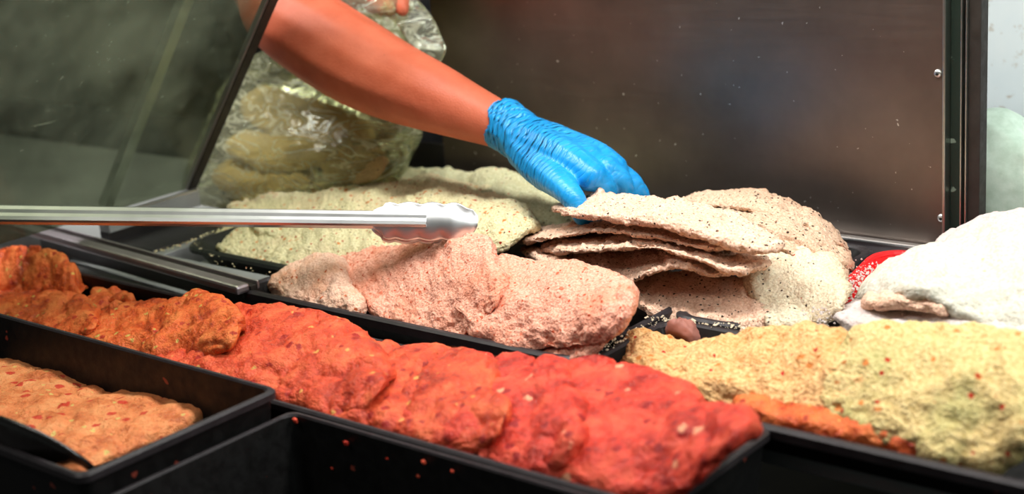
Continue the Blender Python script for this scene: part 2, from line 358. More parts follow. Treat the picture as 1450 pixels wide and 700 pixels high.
_seed = [0]
def cutlet(name, label, cat, group, m, front, back, yf, yb, T=0.014, bulge=0.01, low=0.004, mid=0.0018, crumb=0.0011, step=0.0028, ex=0.55, zoff=0.0, parent=None, midscale=70, groove=0.0, zf=None, zb=None):
    """a soft slab of coated meat: front and back edge curves (pixel + depth from the row it lies in), domed between them"""
    _seed[0] += 1; sd = _seed[0]
    f = np.array([UZ(p[0], p[1], zf) if zf is not None else UY(p[0], p[1], p[2] if len(p) > 2 else yf) for p in front])
    b = np.array([UZ(p[0], p[1], zb) if zb is not None else UY(p[0], p[1], p[2] if len(p) > 2 else yb) for p in back])
    L = max(np.sum(np.linalg.norm(np.diff(f, axis=0), axis=1)), np.sum(np.linalg.norm(np.diff(b, axis=0), axis=1)))
    nu = int(max(24, L/step))
    Fc = catmull(f, nu); Bc = catmull(b, nu)
    W = np.linalg.norm(Fc-Bc, axis=1).max()
    nv = int(max(28, 2*(W+T)/step))
    u = np.linspace(0, 1, nu); E = np.clip(1-np.abs(2*u-1)**7, 0, 1)**0.5; E[0] = E[-1] = 0.02
    th = np.linspace(0, 2*np.pi, nv, endpoint=False)
    cs = np.sign(np.cos(th))*np.abs(np.cos(th))**ex; sn = np.sign(np.sin(th))*np.abs(np.sin(th))**0.7
    s = 0.5-0.5*cs
    V = np.zeros((nu, nv, 3))
    for i in range(nu):
        si = 0.5+(s-0.5)*E[i]
        p = Fc[i]*(1-si[:, None])+Bc[i]*si[:, None]
        p[:, 2] += bulge*np.sin(np.pi*si)*E[i] + 0.5*T*E[i]*sn
        V[i] = p
    V = V.reshape(-1, 3); Fs = grid_faces(nu, nv)
    Nn = vnormals(V, Fs)
    c0 = V.mean(0)
    if np.mean(np.sum(Nn*(V-c0), axis=1)) < 0: Fs = [q[::-1] for q in Fs]; Nn = -Nn
    d = low*vnoise(V, 22, sd)+low*0.5*vnoise(V, 45, sd+50)+mid*vnoise(V, midscale, sd+100)+mid*0.8*vnoise(V, 140, sd+150)
    rid = vnoise(V, 300, sd+200); d += crumb*(rid+0.6*vnoise(V, 520, sd+250))
    if groove:
        gq = V+0.012*np.column_stack([vnoise(V, 30, sd+301), vnoise(V, 30, sd+302), vnoise(V, 30, sd+303)])
        d -= groove*np.clip(1-np.abs(vnoise(gq*np.array([1.6, 1, 1]), 13, sd+310))*5, 0, 1)**1.5 + 0.5*groove*np.clip(1-np.abs(vnoise(gq, 34, sd+320))*6, 0, 1)
    V = V+Nn*d[:, None]; V[:, 2] += zoff
    nverts = len(V)
    V = np.vstack([V, V[:nv].mean(0), V[-nv:].mean(0)])
    for j in range(nv):
        Fs.append((nverts, j, (j+1) % nv)); Fs.append((nverts+1, (nu-1)*nv+(j+1) % nv, (nu-1)*nv+j))
    o = obj(name, V, Fs, m, parent)
    if parent is None: tag(o, label, cat, group)
    return o

def rrect(x0, x1, y0, y1, r, n=6):
    pts = []
    for cx, cy, a0 in ((x1-r, y1-r, 0), (x0+r, y1-r, 90), (x0+r, y0+r, 180), (x1-r, y0+r, 270)):
        for k in range(n+1):
            a = math.radians(a0+90*k/n); pts.append((cx+r*math.cos(a), cy+r*math.sin(a)))
    return pts
def tray(name, label, x0, x1, y0, y1, ztop, depth, rim=0.010, r=0.012, m='black_plastic', mr='black_rim', lip=0.006, taper=0.010, wall=0.003, rot=0.0, cat='tray', group='food trays on the counter'):
    def loop(off, z, rr): return [(x, y, z) for x, y in rrect(x0+off, x1-off, y0+off, y1-off, max(rr, 0.002))]
    cx, cy = (x0+x1)/2, (y0+y1)/2
    def rotv(V):
        V = np.array(V); c, s = math.cos(rot), math.sin(rot); d = V[:, :2]-(cx, cy)
        V[:, 0] = cx+d[:, 0]*c-d[:, 1]*s; V[:, 1] = cy+d[:, 0]*s+d[:, 1]*c; return V
    t = empty(name, (cx, cy, ztop-depth)); tag(t, label, cat, group)
    zb = ztop-depth
    # body: inner wall, floor, outer wall
    loops = [loop(rim, ztop-0.0005, r-rim*0.3), loop(rim+taper, zb+wall+0.006, r), loop(rim+taper+0.006, zb+wall, r), ]
    outer = [loop(rim+taper+0.004, zb, r), loop(rim+taper-wall, zb+0.004, r), loop(rim-wall, ztop-0.002, r)]
    n = len(loops[0]); V = []; F = []
    for l in loops: V += l
    for k in range(2):
        for j in range(n): F.append((k*n+j, (k+1)*n+j, (k+1)*n+(j+1) % n, k*n+(j+1) % n))
    F.append(tuple(2*n+j for j in range(n)))
    o = len(V)
    for l in outer: V += l
    for k in range(2):
        for j in range(n): F.append((o+k*n+j, o+k*n+(j+1) % n, o+(k+1)*n+(j+1) % n, o+(k+1)*n+j))
    F.append(tuple(o+n-1-j for j in range(n)))
    for j in range(n): F.append((o+2*n+j, o+2*n+(j+1) % n, (j+1) % n, j))
    obj('tray_body', rotv(V), F, m, t, smooth=False)
    # rolled rim
    prof = [(rim, -0.001), (rim*0.75, 0.0012), (rim*0.3, 0.0012), (0.0, -0.0008), (0.0, -lip), (0.0015, -lip), (0.002, -0.003), (rim-0.001, -0.0035)]
    V = []; F = []
    for off, dz in prof: V += loop(off, ztop+dz, r)
    k = len(prof)
    for a in range(k):
        for j in range(n): F.append((a*n+j, a*n+(j+1) % n, ((a+1) % k)*n+(j+1) % n, ((a+1) % k)*n+j))
    obj('rim', rotv(V), F, mr, t, smooth=False)
    return t

# ================================================================== the setting
YW = 1.376
XR = UY(1339, 170, YW)[0]
XL = UY(612, 40, YW)[0]
def struct(o): o['kind'] = 'structure'; return o
wb = struct(empty('wall_back', (-0.95, YW, -0.03)))
box('steel_panel', XL, XR, YW, YW+0.012, 0.002, 0.42, 'wall_steel', wb)
box('rear_sill', -2.6, XL-0.001, YW, YW+0.012, -0.03, 0.055, 'dark_steel', wb)
# angle strip along the foot of the wall
box('foot_strip', XL, UY(1315, 350, YW)[0], YW-0.012, YW-0.001, -0.03, 0.001, 'rail_steel', wb)
box('foot_lip', XL, UY(1315, 350, YW)[0], YW-0.014, YW-0.004, 0.001, 0.004, 'bright_steel', wb)
for px, py in ((1328, 104), (1333, 309)):
    c = UY(px, py, YW-0.001)
    bm = bmesh.new(); bmesh.ops.create_uvsphere(bm, u_segments=16, v_segments=8, radius=0.0042)
    for v in bm.verts: v.co = Vector((c[0]+v.co.x, c[1]+v.co.y*0.5, c[2]+v.co.z))
    V, F = bm_vf(bm); s = obj('screw', V, F, 'bright_steel', wb)
    bm = bmesh.new(); bmesh.ops.create_cone(bm, segments=6, radius1=0.0017, radius2=0.0017, depth=0.003, cap_ends=True)
    for v in bm.verts: v.co = Vector((c[0]+v.co.x, c[1]-0.0016+v.co.z*0.5, c[2]-0.0004+v.co.y))
    V, F = bm_vf(bm); obj('screw_socket', V, F, 'screw_dark', s)
# end post of the case: edge trim, gasket channel, thin fins, dark cheek
tr = struct(empty('trim_1', (XR+0.02, YW, -0.03)))
def xr(px): return UY(px, 170, YW)[0]
box('edge_strip', xr(1338.5), xr(1343), YW-0.008, YW+0.012, 0.0, 0.5, 'trim_steel', tr)
box('gasket', xr(1343), xr(1364), YW+0.004, YW+0.014, -0.03, 0.5, 'gasket', tr)
box('fin', xr(1364), xr(1366), YW-0.008, YW+0.012, -0.03, 0.5, 'trim_steel', tr, 0.0004)
box('channel', xr(1366), xr(1371), YW+0.004, YW+0.012, -0.03, 0.5, 'rubber', tr, 0.0004)
box('fin', xr(1371), xr(1373), YW-0.008, YW+0.012, -0.03, 0.5, 'trim_steel', tr, 0.0004)
box('cheek', xr(1373), xr(1390), YW-0.004, YW+0.014, -0.03, 0.5, 'rubber', tr)
# beyond the case
struct(box('wall_right', -0.75, 1.6, 1.75, 1.80, -0.9, 1.6, 'pale_wall'))
struct(box('wall_far', -4.5, -0.78, 2.6, 2.65, -0.9, 1.8, 'dark_room'))
struct(box('wall_left', -3.3, -3.25, 0.0, 2.58, -0.9, 1.8, 'dark_room'))
struct(box('floor', -4.5, 2.0, -1.5, 2.7, -0.96, -0.91, 'dark_room'))
# counter decks (stainless pan under the trays)
struct(box('floor_counter_back', -2.4, 0.6, 0.925, YW-0.015, -0.045, -0.030, 'deck_steel'))
struct(box('floor_counter_front', -2.4, 0.6, 0.25, 0.924, -0.135, -0.118, 'dark_steel'))

sf = struct(empty('floor_counter_shelf', (-1.8, 1.1, -0.03)))
box('shelf_plate', -2.4, -1.415, 0.985, YW-0.015, -0.030, -0.006, 'deck_steel', sf)
box('shelf_plate', -1.414, -1.205, 0.975, 1.003, -0.030, -0.006, 'deck_steel', sf)
# metal rail between the red tray and the back deck
ra, rb = UZ(28, 322, 0.006), UZ(345, 410, 0.006)
d = (rb-ra)/np.linalg.norm(rb-ra); ra2 = ra-d*0.32
rl = empty('metal_rail', ((ra2+rb)/2)*[1, 1, 0]+[0, 0, -0.03]); tag(rl, 'dull grey metal rail running behind the orange and red marinated meat', 'rail')
sd = np.array([-d[1], d[0], 0])
bar('rail_bar', ra2, rb, 0.017, 0.010, 'rail_steel', rl, bev=0.003)
bar('rail_channel', ra2+sd*0.013+[0, 0, -0.002], rb+sd*0.013+[0, 0, -0.002], 0.008, 0.006, 'rubber', rl)
bar('rail_lip', ra2+sd*0.019, rb+sd*0.019, 0.003, 0.009, 'rail_steel', rl)
bar('rail_web', ra2+sd*0.016+[0, 0, -0.018], rb+sd*0.016+[0, 0, -0.018], 0.003, 0.024, 'dark_steel', rl)

# glass guard leaning over on the left, on a grey base strip
gz = 0.035
gB = UZ(272, 263, gz)
gdir = UY(385, 0, gB[1])-gB; gdir /= np.linalg.norm(gdir)
gT = gB+gdir*0.52
gy0, gy1 = 0.66, gB[1]
gl = empty('glass_guard', (gB[0], (gy0+gy1)/2, -0.03)); tag(gl, 'scratched and smudged leaning glass guard with dark edge beside the plastic bag', 'glass guard')
nrm = np.array([-gdir[2], 0, gdir[0]])
def slab(name, p0, p1, y0, y1, th, m, parent):
    v = [];
    for yy in (y0, y1):
        for p, sgn in ((p0, 1), (p1, 1), (p1, -1), (p0, -1)): v.append((p[0]+nrm[0]*th/2*sgn, yy, p[2]+nrm[2]*th/2*sgn))
    f = [(0, 1, 2, 3), (7, 6, 5, 4), (0, 4, 5, 1), (1, 5, 6, 2), (2, 6, 7, 3), (3, 7, 4, 0)]
    return obj(name, v, f, m, parent, smooth=False)
slab('pane', gB, gT, gy0, gy1-0.0105, 0.005, 'smudged_glass', gl)
ef = slab('edge_frame', gB, gT, gy1-0.010, gy1+0.004, 0.011, 'rubber', gl)
slab('edge_highlight', gB, gT, gy1-0.012, gy1-0.0102, 0.008, 'rail_steel', ef)
bx = gB[0]
box('base_strip', bx-0.012, bx+0.010, 1.0, gy1+0.002, gz-0.026, gz-0.006, 'deck_steel', gl)
box('base_lip', bx+0.004, bx+0.0105, 1.0, gy1+0.002, gz-0.006, gz-0.0035, 'bright_steel', gl, 0.0005)
box('base_block', bx-0.012, bx+0.004, 1.0, gy1-0.02, -0.030, gz-0.026, 'dark_steel', gl)
# leaning metal strut seen through the glass
p0 = UZ(150, 290, 0.0); p1 = UX(262, 0, p0[0]+0.22)
dd = (p1-p0); st = bar('steel_strut', p0, p0+dd*1.8, 0.018, 0.012, 'trim_steel', None)
tag(st, 'pale metal strut leaning up behind the smudged glass', 'strut')
# dark sheet pan lying beside the glass base
box_o = box('sheet_pan', gB[0]+0.013, UZ(250, 345, -0.003)[0], 1.0, 1.33, -0.0058, -0.002, 'dark_steel', None)
tag(box_o, 'flat dark metal sheet lying between the glass guard base and the green crumb tray', 'metal sheet')

# ================================================================== trays
tray('food_tray', 'black tray of pale orange marinated meat with a black spoon in it', -1.58, UZ(397, 552, 0.02)[0], UZ(150, 692, 0.02)[1], UZ(397, 552, 0.02)[1], 0.02, 0.135, rim=0.006, r=0.010)
xe = UZ(407, 585, 0)[0]; ye = UZ(600, 633, 0)[1]
tray('food_tray', 'empty deep black tray in front of the red marinated meat, spotted with red drips', xe, -0.535, 0.36, ye-0.002, 0.0, 0.115, rim=0.005, r=0.010)
xrr = UZ(1095, 610, 0)[0]
tray('food_tray', 'long black tray overfilled with wet red marinated meat', -1.66, xrr, ye+0.002, UZ(1070, 596, 0)[1]-0.006, 0.0, 0.115, rim=0.006, r=0.012)
tray('food_tray', 'empty black tray in front of the yellow crumbed meat', xrr+0.006, -0.02, 0.42, UZ(1230, 640, 0)[1]-0.008, -0.060, 0.056, rim=0.005, r=0.010)
xd = UZ(870, 487, 0)[0]
yy0 = UZ(1230, 640, 0)[1]-0.002
tray('food_tray', 'black tray holding thick yellow crumbed cutlets', xd+0.004, -0.28, yy0, UZ(1010, 463, 0)[1], 0.001, 0.030, rim=0.009, r=0.022, lip=0.008)
tray('food_tray', 'black tray under the pink crumbed cutlets with a rounded corner', UZ(340, 408, 0)[0], xd-0.004, UZ(340, 410, 0)[1]-0.006, 1.000, 0.001, 0.030, rim=0.009, r=0.022, lip=0.009)
tray('food_tray', 'dark green-black enamel tray under the pale green crumbed cutlets', UZ(270, 345, 0.004)[0], -0.91, 1.006, 1.335, 0.006, 0.035, rim=0.008, r=0.035, m='dark_enamel', mr='dark_enamel', lip=0.005, taper=0.014)
tray('food_tray', 'black tray beneath the stack of peppered cutlets', -0.905, -0.752, 1.006, 1.35, 0.0, 0.030, rim=0.009, r=0.022, lip=0.008)
tray('food_tray', 'narrow black tray under the cream peppered cutlet beside the red plastic tray', -0.748, -0.668, 1.078, 1.352, 0.0, 0.030, rim=0.009, r=0.02, lip=0.008)
tray('food_tray', 'red plastic tray dusted with flour under the white cutlets', -0.637, -0.337, 1.150, 1.336, 0.014, 0.044, rim=0.008, r=0.03, m='red_plastic', mr='red_plastic', rot=math.radians(10))

# ================================================================== marinated meat in the red tray
def meat(label, m, f, b, yf, yb, T=0.03, bulge=0.012, **kw):
    kw.setdefault('low', 0.0045); kw.setdefault('mid', 0.0016); kw.setdefault('crumb', 0.0006); kw.setdefault('groove', 0.0055)
    return cutlet('marinated_steak', label, 'meat', 'pale orange steaks in the front tray' if m == 'pale_orange_marinade' else 'marinated steaks in the long tray', m, f, b, yf, yb, T*0.8, bulge*0.45, step=0.0032, **kw)
YF, YB = 0.752, 0.895
meat('dark orange marinated lump piled against the metal rail with yellow grains', 'orange_marinade', [(-120, 400), (-40, 425), (30, 440), (85, 440), (124, 424)], [(-120, 375), (-40, 360), (25, 354), (75, 358), (110, 380), (124, 412)], 0.85, 0.90, 0.035, 0.008)
meat('orange marinated steak at the far end of the long tray, below the dark lump', 'orange_marinade', [(-80, 462), (20, 476), (90, 482), (150, 470)], [(-80, 415), (30, 420), (110, 424), (150, 440)], 0.775, 0.86, 0.03, 0.006)
meat('small folded orange marinated scrap by the black tray wall under the rail', 'orange_marinade', [(128, 425), (160, 432), (192, 430)], [(128, 418), (155, 412), (192, 420)], 0.86, 0.885, 0.02, 0.003, low=0.003)
meat('crinkled orange marinated steak between the orange and red pieces', 'orange_marinade', [(70, 480), (150, 500), (240, 515), (320, 500), (345, 470)], [(85, 455), (140, 428), (220, 428), (280, 420), (332, 432), (345, 452)], 0.77, 0.875, 0.03, 0.008, low=0.008)
meat('red-orange marinated steak beside the corner of the pink tray', 'red_orange_marinade', [(180, 512), (300, 545), (400, 572), (500, 585), (560, 560)], [(210, 475), (290, 452), (350, 436), (430, 440), (520, 475), (560, 510)], 0.755, 0.882, 0.032, 0.010)
meat('flat red marinated steak between the deep black tray corner and the pink cutlets', 'red_orange_marinade', [(395, 572), (480, 600), (580, 625), (680, 640), (730, 600)], [(420, 500), (490, 478), (560, 490), (640, 495), (700, 515), (730, 560)], 0.752, 0.885, 0.034, 0.008)
meat('red marinated steak with a curled lip against the pink tray edge', 'red_marinade', [(560, 615), (660, 648), (760, 672), (830, 640)], [(570, 545), (620, 505), (700, 508), (790, 515), (850, 545)], 0.752, 0.888, 0.034, 0.009)
meat('thick bright red marinated steak with pale fat spots at the tray end', 'red_marinade', [(690, 655), (790, 685), (880, 706), (950, 708), (1020, 650), (1070, 615)], [(700, 600), (780, 560), (880, 560), (970, 580), (1040, 585), (1070, 605)], 0.752, 0.865, 0.036, 0.012)
meat('dark red marinated steak leaning on the yellow cutlets', 'red_marinade', [(780, 575), (860, 590), (940, 605), (1010, 588)], [(770, 535), (820, 518), (900, 525), (960, 548), (1005, 578)], 0.83, 0.897, 0.03, 0.006)

# orange meat in the front tray
meat('pale orange marinated steak with a pointed end in the front black tray', 'pale_orange_marinade', [(-60, 640), (40, 655), (120, 665), (170, 645), (240, 615), (296, 592)], [(-60, 505), (40, 515), (110, 542), (170, 560), (215, 548), (264, 546), (298, 584)], 0, 0, 0.022, 0.004, zf=-0.022, zb=-0.028, low=0.003, groove=0.003)
meat('pale orange marinated steak under the black spoon by the near tray wall', 'pale_orange_marinade', [(-60, 636), (30, 652), (90, 668), (124, 674)], [(-60, 606), (30, 622), (90, 642), (128, 662)], 0, 0, 0.014, 0.003, zf=0.008, zb=0.004, low=0.002, groove=0.002)

# ================================================================== breaded cutlets
PILE = {'green_crumb': 'pale green crumbed cutlets', 'olive_crumb': 'pale green crumbed cutlets', 'pink_crumb': 'pink crumbed cutlets', 'pale_pink_crumb': 'pink crumbed cutlets', 'pepper_crumb': 'peppered cutlets', 'cream_pepper_crumb': 'peppered cutlets', 'tan_pepper_crumb': 'peppered cutlets',
        'flour_white': 'white floured cutlets', 'flour_pink': 'white floured cutlets', 'yellow_crumb': 'yellow crumbed cutlets', 'yellow_green_crumb': 'yellow crumbed cutlets', 'orange_marinade': 'yellow crumbed cutlets'}
def bread(label, m, f, b, yf, yb, T=0.014, bulge=0.01, **kw):
    kw.setdefault('groove', 0.0025); kw.setdefault('crumb', 0.0014)
    return cutlet('breaded_cutlet', label, 'cutlet', PILE[m], m, f, b, yf, yb, T, bulge, **kw)
# pale green pile
bread('pale green crumbed cutlet lying in the rounded corner of the enamel tray', 'green_crumb', [(296, 352), (325, 368), (390, 384), (470, 396), (560, 398), (640, 390)], [(296, 346), (325, 328), (400, 318), (500, 322), (600, 340), (640, 370)], 1.03, 1.12, 0.020, 0.006, ex=0.45)
bread('large domed pale green crumbed cutlet under the tongs, speckled with red chilli', 'green_crumb', [(322, 306), (372, 336), (470, 362), (600, 372), (700, 362), (764, 335)], [(322, 300), (400, 272), (470, 262), (560, 268), (650, 274), (730, 292), (764, 325)], 1.07, 1.23, 0.020, 0.014, ex=0.5)
bread('pinkish speckled crumbed cutlet on the ridge of the pale green pile', 'green_crumb', [(470, 285), (560, 296), (650, 298), (720, 300)], [(470, 268), (540, 256), (620, 255), (690, 266), (730, 285)], 1.20, 1.29, 0.016, 0.006)
bread('olive crumbed cutlet behind the pale green pile next to the bag', 'olive_crumb', [(490, 268), (560, 268), (640, 275), (700, 280)], [(490, 260), (548, 241), (570, 243), (620, 243), (680, 252), (715, 268)], 1.28, 1.335, 0.016, 0.004, low=0.003)
bread('shaded olive crumbed cutlet below the blue glove', 'olive_crumb', [(690, 300), (735, 328), (780, 330), (812, 318)], [(655, 252), (700, 247), (755, 262), (800, 292), (812, 310)], 1.20, 1.32, 0.018, 0.006)
# pink pile
bread('pink crumbed cutlet lowest of its pile, sticking out over the black tray edge', 'pink_crumb', [(620, 486), (690, 505), (760, 518), (820, 512), (872, 480)], [(620, 465), (700, 450), (800, 450), (872, 460)], 0.942, 1.03, 0.022, 0.004)
bread('pale pink crumbed cutlet at the rounded tray corner beside the red meat', 'pale_pink_crumb', [(384, 420), (430, 438), (480, 450), (518, 448)], [(384, 412), (420, 384), (460, 368), (492, 384), (520, 430)], 0.940, 1.02, 0.026, 0.008)
bread('pink crumbed cutlet in the middle of its pile touching the tongs head', 'pink_crumb', [(512, 436), (560, 468), (620, 482), (660, 470), (720, 430)], [(452, 380), (510, 358), (580, 345), (640, 336), (690, 340), (722, 380)], 0.955, 1.055, 0.022, 0.010)
bread('large thick pink crumbed cutlet on top of its pile with coarse red grains', 'pink_crumb', [(640, 455), (680, 482), (750, 492), (830, 484), (885, 462), (902, 435)], [(640, 425), (690, 378), (760, 374), (830, 384), (885, 402), (902, 425)], 0.944, 1.045, 0.026, 0.010)
# peppered stack
bread('pinkish peppered cutlet lowest in its stack, resting on the black tray rim', 'pepper_crumb', [(892, 425), (930, 452), (1000, 468), (1060, 472), (1096, 456)], [(892, 405), (950, 392), (1020, 395), (1080, 410), (1098, 440)], 1.085, 1.17, 0.020, 0.006)
bread('cream peppered cutlet with a greenish patch beside the red plastic tray', 'cream_pepper_crumb', [(1060, 425), (1095, 462), (1140, 470), (1180, 452), (1210, 425)], [(1040, 370), (1090, 350), (1140, 352), (1185, 380), (1210, 410)], 1.11, 1.23, 0.026, 0.010, low=0.006)
bread('small cream crumbed end poking out below the peppered stack', 'cream_pepper_crumb', [(1075, 455), (1110, 472), (1150, 470)], [(1075, 440), (1110, 436), (1150, 450)], 1.088, 1.12, 0.014, 0.002, low=0.002)
bread('wavy peppered cutlet fourth from the top of the folded stack', 'pepper_crumb', [(735, 362), (790, 378), (850, 390), (885, 400), (925, 385), (965, 378), (1010, 394), (1045, 396)], [(740, 350), (860, 345), (960, 348), (1045, 370)], 1.09, 1.20, 0.011, 0.004, low=0.002, step=0.0022)
bread('peppered cutlet third from the top of the folded stack, curling at the middle', 'pepper_crumb', [(762, 360), (820, 356), (880, 352), (930, 352), (985, 368), (1040, 386), (1094, 382)], [(762, 345), (850, 330), (950, 335), (1094, 365)], 1.088, 1.20, 0.010, 0.003, low=0.002, step=0.0022)
bread('peppered cutlet second from the top of the folded stack', 'pepper_crumb', [(728, 350), (780, 338), (850, 328), (920, 336), (990, 350), (1050, 360)], [(728, 335), (850, 318), (950, 322), (1050, 345)], 1.095, 1.20, 0.010, 0.003, low=0.002, step=0.0022)
# tan stack behind
bread('tan peppered cutlet lowest in the leaning stack by the steel wall', 'tan_pepper_crumb', [(1050, 345), (1110, 358), (1155, 384), (1198, 400)], [(1060, 330), (1130, 325), (1180, 350), (1210, 385)], 1.175, 1.29, 0.016, 0.004)
bread('tan peppered cutlet in the middle of the leaning stack by the steel wall', 'tan_pepper_crumb', [(1000, 312), (1070, 322), (1130, 346), (1180, 374), (1209, 386)], [(1010, 300), (1090, 298), (1150, 318), (1195, 350), (1210, 378)], 1.20, 1.30, 0.014, 0.004, groove=0.005)
bread('tan peppered cutlet uppermost in the leaning stack by the steel wall', 'tan_pepper_crumb', [(965, 291), (1030, 295), (1090, 307), (1150, 332), (1198, 362)], [(965, 288), (1010, 277), (1070, 277), (1130, 292), (1180, 322), (1206, 358)], 1.235, 1.31, 0.014, 0.004, groove=0.005)
top = bread('pointed peppered cutlet on top of the folded stack, gripped by the blue glove', 'pepper_crumb', [(780, 299), (812, 306), (870, 312), (930, 318), (990, 334), (1040, 350), (1085, 359), (1113, 352)], [(780, 296), (818, 289), (838, 279), (848, 267), (860, 280), (900, 283), (960, 287), (1010, 297), (1065, 320), (1113, 346)], 1.092, 1.165, 0.013, 0.003, low=0.002, step=0.0022)
# flour-white pile
bread('white floured cutlet lowest in its pile, flat over the red tray edge', 'flour_pink', [(1165, 468), (1230, 486), (1310, 496), (1400, 510), (1500, 530)], [(1175, 455), (1230, 440), (1330, 435), (1430, 440), (1500, 450)], 1.085, 1.17, 0.022, 0.006, crumb=0.0007, zoff=0.006)
bread('folded floured cutlet tinted with a painted reddish shadow, tucked beneath the big white one', 'pale_pink_crumb', [(1215, 436), (1270, 432), (1320, 438), (1350, 450)], [(1225, 425), (1280, 415), (1350, 425)], 1.10, 1.16, 0.014, 0.003, crumb=0.0007)  # redder crumb colour stands in for the reddish shadow in this gap
bread('lilac-tinged floured cutlet behind the big white one near the wall post', 'flour_pink', [(1320, 360), (1370, 365), (1430, 360), (1500, 350)], [(1322, 345), (1360, 330), (1410, 312), (1460, 300), (1500, 295)], 1.22, 1.30, 0.022, 0.006, crumb=0.0007)
bread('big thick white floured cutlet draped over the pile by the wall post', 'flour_white', [(1212, 432), (1260, 420), (1310, 416), (1350, 440), (1400, 466), (1500, 485)], [(1216, 418), (1250, 392), (1302, 366), (1355, 344), (1420, 317), (1500, 305)], 1.105, 1.235, 0.024, 0.008, crumb=0.0007)
bread('white floured cutlet hanging below the big white one beside the yellow pile', 'flour_white', [(1385, 500), (1420, 525), (1500, 550)], [(1385, 470), (1430, 462), (1500, 470)], 1.09, 1.15, 0.02, 0.006, crumb=0.0007)
# yellow pile
bread('orange-stained crumbed cutlet underneath the yellow pile at the front tray edge', 'orange_marinade', [(1040, 588), (1120, 608), (1220, 628), (1320, 650), (1350, 640)], [(1040, 570), (1120, 575), (1220, 590), (1350, 620)], 0.912, 0.96, 0.022, 0.003, low=0.004)
bread('yellow crumbed cutlet with orange grains beside the dried brown lump', 'yellow_crumb', [(874, 520), (930, 545), (1000, 572), (1070, 588), (1140, 592), (1240, 575)], [(874, 508), (912, 486), (960, 497), (1040, 486), (1130, 470), (1200, 482), (1250, 520)], 0.93, 1.035, 0.026, 0.008, low=0.006, mid=0.003)
bread('thick green-tinged yellow crumbed cutlet below the white floured pile', 'yellow_green_crumb', [(1130, 585), (1190, 610), (1280, 630), (1360, 655), (1420, 655), (1500, 610)], [(1190, 515), (1240, 480), (1310, 470), (1380, 475), (1440, 490), (1500, 520)], 0.918, 1.03, 0.034, 0.014, low=0.007, mid=0.003)

# dried brown lump with a hollow
def lump(c, r, label):
    bm = bmesh.new(); bmesh.ops.create_uvsphere(bm, u_segments=40, v_segments=26, radius=1)
    V, F = bm_vf(bm)
    hol = np.array([-0.1, -0.9, -0.45]); hol /= np.linalg.norm(hol)
    k = np.clip((V@hol-0.55)/0.45, 0, 1)
    P = V*np.array(r)
    P *= (1-0.75*k*k*(3-2*k))[:, None]
    P = P*(1+0.16*vnoise(V, 2.2, 5)+0.08*vnoise(V, 6, 6))[:, None]
    o = obj('dried_fruit', P+c, F, 'dried_fruit'); return tag(o, label, 'dried fruit')
lump(UY(967, 478, 1.055), (0.017, 0.012, 0.019), 'wrinkled brown dried lump with a hollow at the corner of the yellow tray')

# ================================================================== crumbs
def crumbs(label, lines, n, smin, smax, m, name='breadcrumbs'):
    base = np.array([(1, 0, 0), (-1, 0, 0), (0, 1, 0), (0, -1, 0), (0, 0, 1), (0, 0, -1)], float)
    bf = [(0, 2, 4), (2, 1, 4), (1, 3, 4), (3, 0, 4), (2, 0, 5), (1, 2, 5), (3, 1, 5), (0, 3, 5)]
    V = []; F = []
    per = max(1, n//len(lines))
    for a, b, z, spread in lines:
        A, B = UZ(*a, z), UZ(*b, z)
        for _ in range(per):
            t = rng.random(); c = A*(1-t)+B*t; c[:2] += rng.normal(size=2)*spread
            s = smin+(smax-smin)*rng.random()**2.5
            q = base*s*(0.7+0.6*rng.random((6, 1))); a0 = rng.random()*6.28
            R = np.array([[math.cos(a0), -math.sin(a0), 0], [math.sin(a0), math.cos(a0), 0], [0, 0, 0.8]])
            o = len(V); V += (q@R.T+c+[0, 0, s*0.6]).tolist(); F += [tuple(o+i for i in f) for f in bf]
    return tag(obj(name, V, F, m, None, smooth=False), label, 'crumbs', kind='stuff')
crumbs('scattered pale crumbs along the edge of the dark metal sheet', [((200, 364), (262, 345), -0.005, 0.004), ((262, 345), (312, 325), 0.0065, 0.003)], 90, 0.0006, 0.0022, 'green_crumb')
crumbs('pale crumbs on the enamel tray rim around the green pile', [((272, 345), (315, 375), 0.0068, 0.003), ((315, 375), (410, 392), 0.0068, 0.003)], 36, 0.0005, 0.0014, 'green_crumb')
crumbs('white crumbs on the black rims by the dried brown lump', [((806, 520), (935, 452), 0.002, 0.004), ((920, 450), (1085, 470), 0.002, 0.003)], 220, 0.0005, 0.0019, 'cream_pepper_crumb')
crumbs('pink crumbs sprinkled in the red plastic tray', [((1150, 470), (1225, 380), 0.016, 0.012), ((1200, 430), (1235, 375), 0.02, 0.008)], 500, 0.0006, 0.0018, 'flour_pink')
def wall_scraps():
    V = []; F = []
    base = ICO0[0]
    for px, py, r in ((490, 628, 5), (548, 650, 2), (600, 655, 4), (640, 668, 3), (592, 675, 3), (470, 664, 3), (455, 690, 4), (413, 688, 7), (418, 596, 6)):
        c = UY(px, py, ye-0.011); o = len(V)
        V += (base*np.array([1.2, 0.45, 1.0])*r/1900*(0.8+0.4*rng.random((len(base), 1)))+c).tolist(); F += [tuple(o+i for i in f) for f in ICO0[1]]
    tag(obj('meat_scraps', V, F, 'red_marinade'), 'red meat scraps stuck to the inner wall of the empty front tray', 'scraps', kind='stuff')
_b = bmesh.new(); bmesh.ops.create_icosphere(_b, subdivisions=1, radius=1); ICO0 = bm_vf(_b)
wall_scraps()

